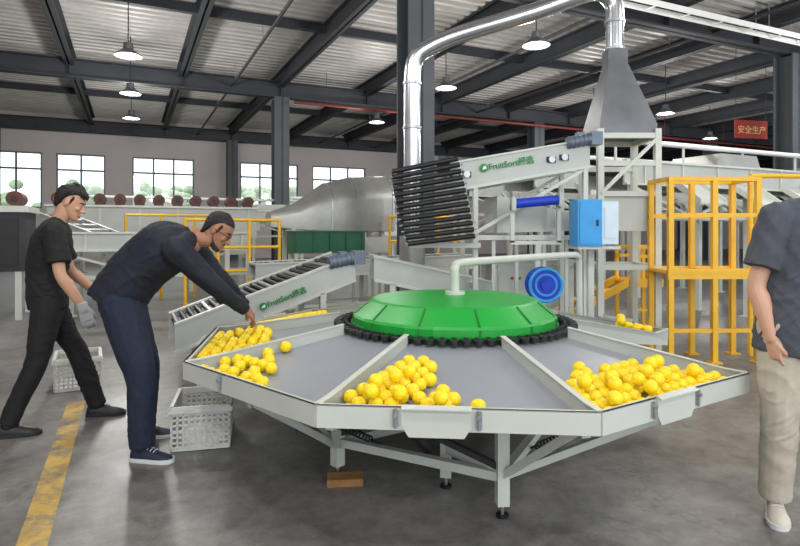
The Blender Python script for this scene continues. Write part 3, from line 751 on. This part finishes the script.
def hand(b,w,d,n,t,curl,sc=1.0):
    d=d.normalized(); n=(n-d*n.dot(d)).normalized(); t=(t-d*t.dot(d)-n*t.dot(n)).normalized()
    b.path([w-d*.02,w+d*.02,w+d*.055,w+d*.09],[(.027,.021),(.031,.020),(.040,.018),(.040,.015)],side=t,k=3,n=12)
    for off,L in ((.031,.070),(.0105,.080),(-.0105,.074),(-.031,.058)):
        p=w+d*.085*sc+t*off; ang=0; pts=[p]; 
        for i,fr in enumerate((.45,.3,.25)):
            ang+=curl*(.6 if i==0 else 1); dd=d*math.cos(ang)+n*math.sin(ang)+t*off*1.2
            p=p+dd*L*fr*1.05; pts.append(p)
        b.path(pts,[.0092,.0088,.008,.0068],k=3,n=9)
    p=w+d*.028+t*.026; pts=[p]
    for L,a in ((.036,.0),(.03,.3),(.024,.3)):
        dd=(d*.85+t*(.5-a)+n*(.3+a)).normalized(); p=p+dd*L; pts.append(p)
    b.path(pts,[.014,.012,.0105,.008],k=3,n=9)
def person(label,J,sk):
    root=V(J['root']); 
    Q={}
    for k,v in J.items():
        if k in('pel','waist','chest','neck','headc'): Q[k]=V(v)-root
        elif k in('sh','el','wr','hip','kn','an'): Q[k]=[V(x)-root for x in v]
    t=thing('person',label,'person',root)
    sd=V(J['side']).normalized()
    f=V(J['hf']).normalized(); u=V(J['hu']); u=(u-f*u.dot(f)).normalized(); s=f.cross(u).normalized()
    O=Q['headc']-u*.118
    skin=sk['skin']
    b=B()
    b.rings(ringset(O,f,u,s,HR),skin)
    b.path([Q['neck']-V((0,0,.05)),Q['neck'],O+u*.03-f*.012,O+u*.08-f*.02],[.07,.060,.057,.058],skin,k=4)
    b.path([O+u*.13+f*.086,O+u*.108+f*.098,O+u*.086+f*.112],[.007,.0095,.0135],skin,k=3,n=10)
    for q in(-1,1):
        b.ell(O+u*.083+f*.1+s*q*.011,(.009,.009,.008),skin)
        Re=Matrix((f,s,u)).transposed()
        b.ell(O+u*.108+s*q*.075-f*.006,(.018,.009,.032),skin,Re)
        b.ell(O+u*.09+s*q*.038+f*.068,(.02,.02,.018),skin)
        b.ell(O+u*.1245+f*.074+s*q*.031,(.0135,.014,.0085),skin,Re,n=12,k=8)
        b.ell(O+u*.110+f*.073+s*q*.031,(.0125,.014,.006),skin,Re,n=12,k=8)
    b.path([O+u*.137+f*.068-s*.045,O+u*.142+f*.088,O+u*.137+f*.068+s*.045],[.008,.008,.008],skin,k=4,n=8)
    b.path([O+u*.051+f*.086-s*.022,O+u*.052+f*.096,O+u*.051+f*.086+s*.022],[.005,.008,.005],skin,k=3,n=8)
    b.path([O+u*.041+f*.086-s*.018,O+u*.040+f*.095,O+u*.041+f*.086+s*.018],[.005,.008,.005],skin,k=3,n=8)
    b.ell(O+u*.014+f*.088,(.018,.014,.014),skin)
    b.path([Q['pel'],Q['waist'],Q['chest'],Q['neck']],[(.13,.09),(.12,.085),(.14,.09),(.07,.06)],skin,side=sd)
    b.path([Q['sh'][0],Q['neck']-V((0,0,.02)),Q['sh'][1]],[.045,.05,.045],skin)
    am=sk.get('arm',1.0)
    for i in (0,1):
        b.path([Q['sh'][i],(Q['sh'][i]+Q['el'][i])/2,Q['el'][i],(Q['el'][i]*.65+Q['wr'][i]*.35),Q['wr'][i]],[.047*am,.045*am,.039*am,.042*am,.027*am],skin)
        b.path([Q['hip'][i],Q['kn'][i],Q['an'][i]],[.065,.045,.038],skin)
        b.path([Q['pel'],Q['hip'][i]],[.08,.07],skin)
        hd=V(J['hd'][i]); hn=V(J['hn'][i]); 
        tt=V(J['ht'][i]); hand(b,Q['wr'][i],hd,hn,tt,J['curl'][i])
    add(remesh(b,.0046,2,mats=[skin],name='body'),'body',t)
    if sk.get('glove'):
        i=sk['glove'][0]; b=B(); hand(b,Q['wr'][i],V(J['hd'][i]),V(J['hn'][i]),V(J['ht'][i]),J['curl'][i])
        dd=V(J['hd'][i]).normalized(); b.path([Q['wr'][i]-dd*.03,Q['wr'][i]+dd*.02],[.034,.032],None,r0=False)
        me=remesh(b,.006,1,mats=[sk['glove'][1]],name='glove')
        for v,n in zip(me.vertices,[v.normal.copy() for v in me.vertices]): v.co+=n*.004
        add(me,'glove',t,'grey work glove')
    for q in (-1,1):
        b=B(); b.ell(O+u*.1165+f*.0755+s*q*.031,(.0095,.0095,.0095),sk['eyew'],n=12,k=8); b.ell(O+u*.1165+f*.0822+s*q*.031,(.0045,.0045,.0045),sk['dark'],n=10,k=6); b.obj('eye',t)
        b=B(); b.path([O+u*.138+f*.093+s*q*.013,O+u*.143+f*.087+s*q*.033,O+u*.138+f*.072+s*q*.050],[.003,.0042,.003],sk['hair'],k=3,n=8); b.obj('eyebrow',t)
    b=B(); b.path([O+u*.0465+f*.092-s*.021,O+u*.0455+f*.1025,O+u*.0465+f*.092+s*.021],[.002,.0045,.002],sk['lip'],k=3,n=8); b.obj('lips',t)
    g=sk.get('hairk',1.0)
    rows=[(.045,.046,-.058,-.078-.006*g),(.075,.066,-.036,-.080-.010*g),(.105,.0715,-.020,-.086-.012*g),(.13,.074+.003*g,-.004,-.092-.014*g),(.15,.0755+.004*g,.030,-.095-.014*g),(.168,.075+.004*g,.060,-.094-.014*g),(.184,.073+.004*g,.0845,-.093-.013*g),(.205,.064+.008*g,.071+.008*g,-.082-.014*g),(.226,.046+.010*g,.044+.014*g,-.057-.014*g),(.236+.006*g,.022+.01*g,.016+.01*g,-.026-.01*g),(.240+.010*g,.008,.006,-.012)]
    b=B(); b.rings(ringset(O,f,u,s,rows),sk['hair'])
    rnd=random.Random(5)
    for q in (-1,1): b.path([O+u*.155+s*q*.073+f*.022,O+u*.125+s*q*.0725+f*.018,O+u*.098+s*q*.071+f*.016],[.009,.007,.003],sk['hair'],k=3,n=8)
    for i in range(80 if g>.6 else 0):
        a=rnd.uniform(-math.pi,math.pi); e=rnd.uniform(.1,1.35)
        dr=f*math.cos(a)*math.cos(e)+s*math.sin(a)*math.cos(e)
        if math.cos(a)>.2 and e<.55: continue
        base_=O+u*(.145+.082*math.sin(e)+.008*g)+dr*.082
        dn=(dr*.5-u*.6+s*rnd.uniform(-.4,.4)+f*rnd.uniform(-.1,.4)).normalized()
        b.path([base_-dn*.02,base_+dr*.006,base_+dn*.024],[.009,.009,.003],sk['hair'],k=2,n=6)
    if g>.9:
        for i in range(9):
            a=(i-4)/4; b.path([O+u*.225+s*a*.04+f*.03,O+u*.20+s*a*.058+f*(.082-.02*a*a),O+u*(.158+.008*(i%3))+s*a*.064+f*(.088-.028*a*a)],[.016,.014,.004],sk['hair'],k=3,n=8)
    me=remesh(b,.004,1,wr=.002,seed=3,mats=[sk['hair']],name='hair',fz=4); add(me,'hair',t)
    if sk.get('beard'):
        b=B(); b.rings(ringset(O,f,u,s,[(-.005,.018,.087,.05),(.004,.035,.0975,.03),(.022,.0475,.0978,.0),(.036,.052,.080,.01),(.052,.0575,.045,-.0),(.072,.064,.018,-.0)]),sk['beard']); me=remesh(b,.005,1,mats=[sk['beard']],name='beard'); add(me,'beard',t,'short dark beard')
        b=B(); b.path([O+u*.060+f*.092-s*.022,O+u*.065+f*.100,O+u*.060+f*.092+s*.022],[.003,.005,.003],sk['beard'],k=3,n=8); b.obj('moustache',t)
    if sk.get('glasses'):
        b=B()
        for q in(-1,1):
            c=O+u*.116+f*.096+s*q*.032; b.path([c+(s*math.cos(a)*.024+u*math.sin(a)*.018) for a in [i*math.pi/8 for i in range(17)]],.0022,sk['dark'],k=1,n=6)
            b.path([c+s*q*.024+u*.006,O+u*.118+f*.05+s*q*.078,O+u*.116-f*.01+s*q*.082],.0022,sk['dark'],k=3,n=6)
        b.path([O+u*.12+f*.097-s*.009,O+u*.12+f*.097+s*.009],.0022,sk['dark'],n=6); b.obj('eyeglasses',t,'dark-framed eyeglasses')
    b=B(); w=sk['sw']; dp=sk.get('sdp',1.0)
    up=(Q['neck']-Q['chest']).normalized(); low=(Q['pel']-Q['waist']).normalized()
    b.path([Q['pel']+low*sk['hem'],Q['pel'],Q['waist'],Q['chest'],Q['neck']*.75+Q['chest']*.25,Q['neck']+up*.012],[(.172*w,.128*w*dp),(.172*w,.13*w*dp),(.168*w,.130*w*dp),(.19*w,.135*w*dp),(.15*w,.10*w),(.066,.062)],None,side=sd,n=24,r0=False,r1=False)
    aw=sk.get('aw',1)
    for i in (0,1):
        S,E,Wr=Q['sh'][i],Q['el'][i],Q['wr'][i]
        b.path([Q['neck']*.9+Q['chest']*.1,Q['neck']*.5+S*.5,S],[.062,.070,.072],None)
        if sk['long']:
            b.path([S,(S+E)/2,E,(E+Wr)/2,Wr],[.078*aw,.068*aw,.058*aw,.052,.040],None,r1=False)
        else:
            b.path([S,(S*.62+E*.38),S*.25+E*.75],[.078*aw,.076*aw,.076*aw],None,r1=False)
    me=remesh(b,.0075,3,wr=.010,seed=sk['seed'],mats=[sk['shirt']],name='shirt'); add(me,sk.get('shirtname','shirt'),t,sk['shirtlab'])
    b=B(); c=Q['neck']+up*.01; a1=sd; a2=up.cross(sd)
    b.path([c+a1*.064*math.cos(q*math.pi/8)+a2*.06*math.sin(q*math.pi/8) for q in range(17)],.009,sk['shirt'],k=1,n=8); b.obj('collar',t)
    b=B(); k=sk['tw']
    b.path([Q['pel']*.6+Q['waist']*.4,Q['pel'],(Q['hip'][0]+Q['hip'][1])/2-V((0,0,.04))],[(.155,.115),(.168,.125),(.15,.11)],None,side=sd,n=20)
    for i in (0,1):
        H,K,A=Q['hip'][i],Q['kn'][i],Q['an'][i]
        b.path([H+V((0,0,.03)),H*.5+K*.5,K,K*.5+A*.5,A+V((0,0,-.015))],[.100*k,.088*k,.070*k,.066*k,.060*k],None,r1=False)
    me=remesh(b,.008,4,wr=.007,seed=sk['seed']+5,mats=[sk['trou']],name='trousers',fz=.9); add(me,'trousers',t,sk['troulab'])
    for i in(0,1):
        A=Q['an'][i].copy(); A.z=0; d=V(J['toe'][i]).normalized(); sdv=V((d.y,-d.x,0))
        R=[]
        for x,hw,h in ((-.075,.018,.05),(-.068,.030,.075),(-.04,.037,.095),(0,.038,.10),(.04,.040,.085),(.09,.046,.066),(.14,.047,.054),(.175,.038,.044),(.195,.018,.032)):
            R.append([A+d*x+sdv*(hw*math.cos(q*math.pi/9))+V((0,0,.02+max(0,math.sin(q*math.pi/9))*(h-.02)-(0.004 if math.sin(q*math.pi/9)<0 else 0))) for q in range(18)])
        b=B(); b.rings(R,sk['shoe']); b.path([A+V((0,0,.08)),A+V((0,0,.105))],[.042,.040],sk['shoe'],n=16)
        b.obj('shoe',t,label=sk['shoelab'],sharp=50)
        R=[]
        for z,g2 in ((0,.97),(.012,1.04),(.026,1.02)):
            pts=[(-.08,.018),(-.065,.035),(0,.041),(.05,.044),(.1,.05),(.15,.049),(.185,.038),(.203,.014)]
            R.append([A+d*x+sdv*hw*g2+V((0,0,z)) for x,hw in pts]+[A+d*x-sdv*hw*g2+V((0,0,z)) for x,hw in pts[::-1]])
        b=B(); b.rings(R,sk['sole']); b.obj('shoe_sole',t,sharp=50)
        b=B()
        for x in (.045,.065,.085): b.path([A+d*x-sdv*.025+V((0,0,.083-(x-.04)*.35)),A+d*x+V((0,0,.092-(x-.04)*.4)),A+d*x+sdv*.025+V((0,0,.083-(x-.04)*.35))],.0035,sk['lace'],k=2,n=6)
        b.obj('shoe_lace',t)
    return t
def skinm(n,c): return mat(n,c,.5,0,.06,10,.05)
base=dict(eyew=mat('eye_white',(205,198,188),.3),dark=mat('dark_plastic',(14,13,13),.3),lip=mat('lip',(150,92,82),.5),hair=mat('black_hair',(22,19,18),.6,0,.3,30,.5))
person('person in black t-shirt walking, grey glove on one hand',dict(root=(-2.52,4.2,0),side=(.52,-.85,0),
 pel=(-2.56,4.2,.93),waist=(-2.565,4.2,1.10),chest=(-2.54,4.21,1.32),neck=(-2.505,4.23,1.475),headc=(-2.42,4.25,1.635),hf=(.80,.22,-.40),hu=(.36,.12,.90),
 sh=[(-2.43,4.06,1.405),(-2.62,4.38,1.405)],el=[(-2.35,4.0,1.12),(-2.55,4.47,1.12)],wr=[(-2.23,4.06,.885),(-2.38,4.56,.92)],
 hip=[(-2.52,4.13,.89),(-2.61,4.27,.89)],kn=[(-2.55,4.06,.50),(-2.44,4.38,.50)],an=[(-2.70,3.98,.10),(-2.33,4.45,.09)],
 hd=[(.3,.1,-.95),(.3,.2,-.9)],hn=[(-.5,.75,0),(.5,-.7,0)],ht=[(.85,.5,.2),(.85,.5,.2)],curl=[.35,.4],toe=[(.92,.38,0),(.95,.2,0)]),
 dict(base,skin=skinm('skin_tan',(196,150,122)),shirt=mat('black_cotton',(24,24,27),.85,0,.15,20,.1),shirtlab='black short-sleeved t-shirt',long=False,hem=.07,sw=1.04,aw=1.05,trou=mat('black_trouser',(20,20,23),.8,0,.15,20,.1),troulab='loose black trousers',tw=1.05,seed=1,shoe=mat('black_shoe',(26,26,28),.5),shoelab='black sneaker',sole=mat('dark_sole',(40,40,42),.6),lace=mat('dark_plastic',(14,13,13)),hairk=1.7,glove=(0,mat('glove_grey',(168,170,172),.85,0,.1,20,.2))))
person('person in navy jacket and jeans bending over the packing table',dict(root=(-1.7,3.75,0),side=(.3,-.95,0),
 pel=(-1.81,3.72,1.0),waist=(-1.69,3.73,1.17),chest=(-1.51,3.75,1.31),neck=(-1.365,3.765,1.385),headc=(-1.20,3.80,1.43),hf=(.74,.10,-.56),hu=(.62,.12,.76),
 sh=[(-1.385,3.575,1.30),(-1.44,3.95,1.32)],el=[(-1.20,3.72,1.07),(-1.24,4.02,1.07)],wr=[(-1.06,3.94,.885),(-1.13,4.20,.885)],
 hip=[(-1.76,3.64,.95),(-1.82,3.80,.95)],kn=[(-1.61,3.59,.52),(-1.71,3.88,.52)],an=[(-1.59,3.57,.10),(-1.76,3.98,.10)],
 hd=[(.40,.45,-.62),(.5,.1,-.65)],hn=[(-.3,.1,-.8),(-.4,0,-.8)],ht=[(-.3,.9,0),(-.2,-.9,0)],curl=[.5,.5],toe=[(.97,-.12,0),(.97,.1,0)]),
 dict(base,skin=skinm('skin_brown',(160,112,86)),shirt=mat('navy_jacket',(22,26,40),.75,0,.12,20,.1),shirtname='jacket',shirtlab='dark navy long-sleeved jacket',long=True,hem=.05,sw=1.18,sdp=1.14,aw=1.15,trou=mat('denim',(26,36,56),.85,0,.2,30,.15),troulab='dark navy jeans',tw=1.30,seed=4,shoe=mat('navy_shoe',(34,40,62),.6),shoelab='navy running shoe',sole=mat('white_sole',(225,225,222),.6),lace=mat('white_lace',(210,210,210),.8),hairk=.45,beard=mat('beard',(62,48,42),.8,0,.35,60,.4),glasses=True))
dx=-.03; dy=-.07
def sh_(L): return [(x+dx,y+dy,z) for x,y,z in L]
def s1(p): return sh_([p])[0]
person('person in dark grey t-shirt, beige trousers and sneakers beside the table',dict(root=(2.03,2.88,0),side=(-.98,.15,0),
 pel=s1((2.04,2.95,.97)),waist=s1((2.06,2.95,1.13)),chest=s1((2.11,2.95,1.38)),neck=s1((2.18,2.96,1.56)),headc=s1((2.31,2.95,1.75)),hf=(.5,-.85,0),hu=(0,0,1),
 sh=sh_([(1.925,2.97,1.475),(2.37,2.92,1.475)]),el=sh_([(1.82,2.97,1.15),(2.44,2.94,1.15)]),wr=sh_([(1.845,2.89,.895),(2.40,2.84,.90)]),
 hip=sh_([(1.945,2.95,.93),(2.13,2.93,.93)]),kn=sh_([(1.91,2.93,.51),(2.18,2.86,.52)]),an=sh_([(1.92,2.98,.10),(2.22,2.95,.10)]),
 hd=[(.08,-.05,-1),(-.05,-.1,-1)],hn=[(.95,.3,0),(-.95,.3,0)],ht=[(.3,-1,0),(-.3,-1,0)],curl=[.5,.5],toe=[(-.45,-.85,0),(.2,-.95,0)]),
 dict(base,skin=skinm('skin_light',(205,160,134)),arm=1.1,shirt=mat('grey_cotton',(74,78,88),.85,0,.1,20,.1),shirtlab='loose dark grey t-shirt',long=False,hem=.17,sw=1.24,aw=1.2,trou=mat('beige_cloth',(188,180,164),.85,0,.08,20,.1),troulab='loose beige trousers',tw=1.22,seed=9,shoe=mat('cream_shoe',(214,206,190),.65),shoelab='cream sneaker',sole=mat('white_sole',(225,225,222),.6),lace=mat('white_lace',(210,210,210),.8),hairk=1.0))
# ---------------------------------------------------------------- world, camera
w=bpy.data.worlds.new('W'); sc.world=w; w.use_nodes=True; nt=w.node_tree; bg=nt.nodes['Background']
bg.inputs['Color'].default_value=(.88,.94,1,1); bg.inputs['Strength'].default_value=2.2
cam=bpy.data.cameras.new('Camera'); co=bpy.data.objects.new('Camera',cam); COL.objects.link(co)
co.location=(0,0,1.42); co.rotation_euler=(math.radians(90),0,0)
cam.sensor_width=36; cam.lens=578/800*36; cam.shift_y=-42/800; cam.clip_end=200
sc.camera=co
sc.view_settings.view_transform='Standard'
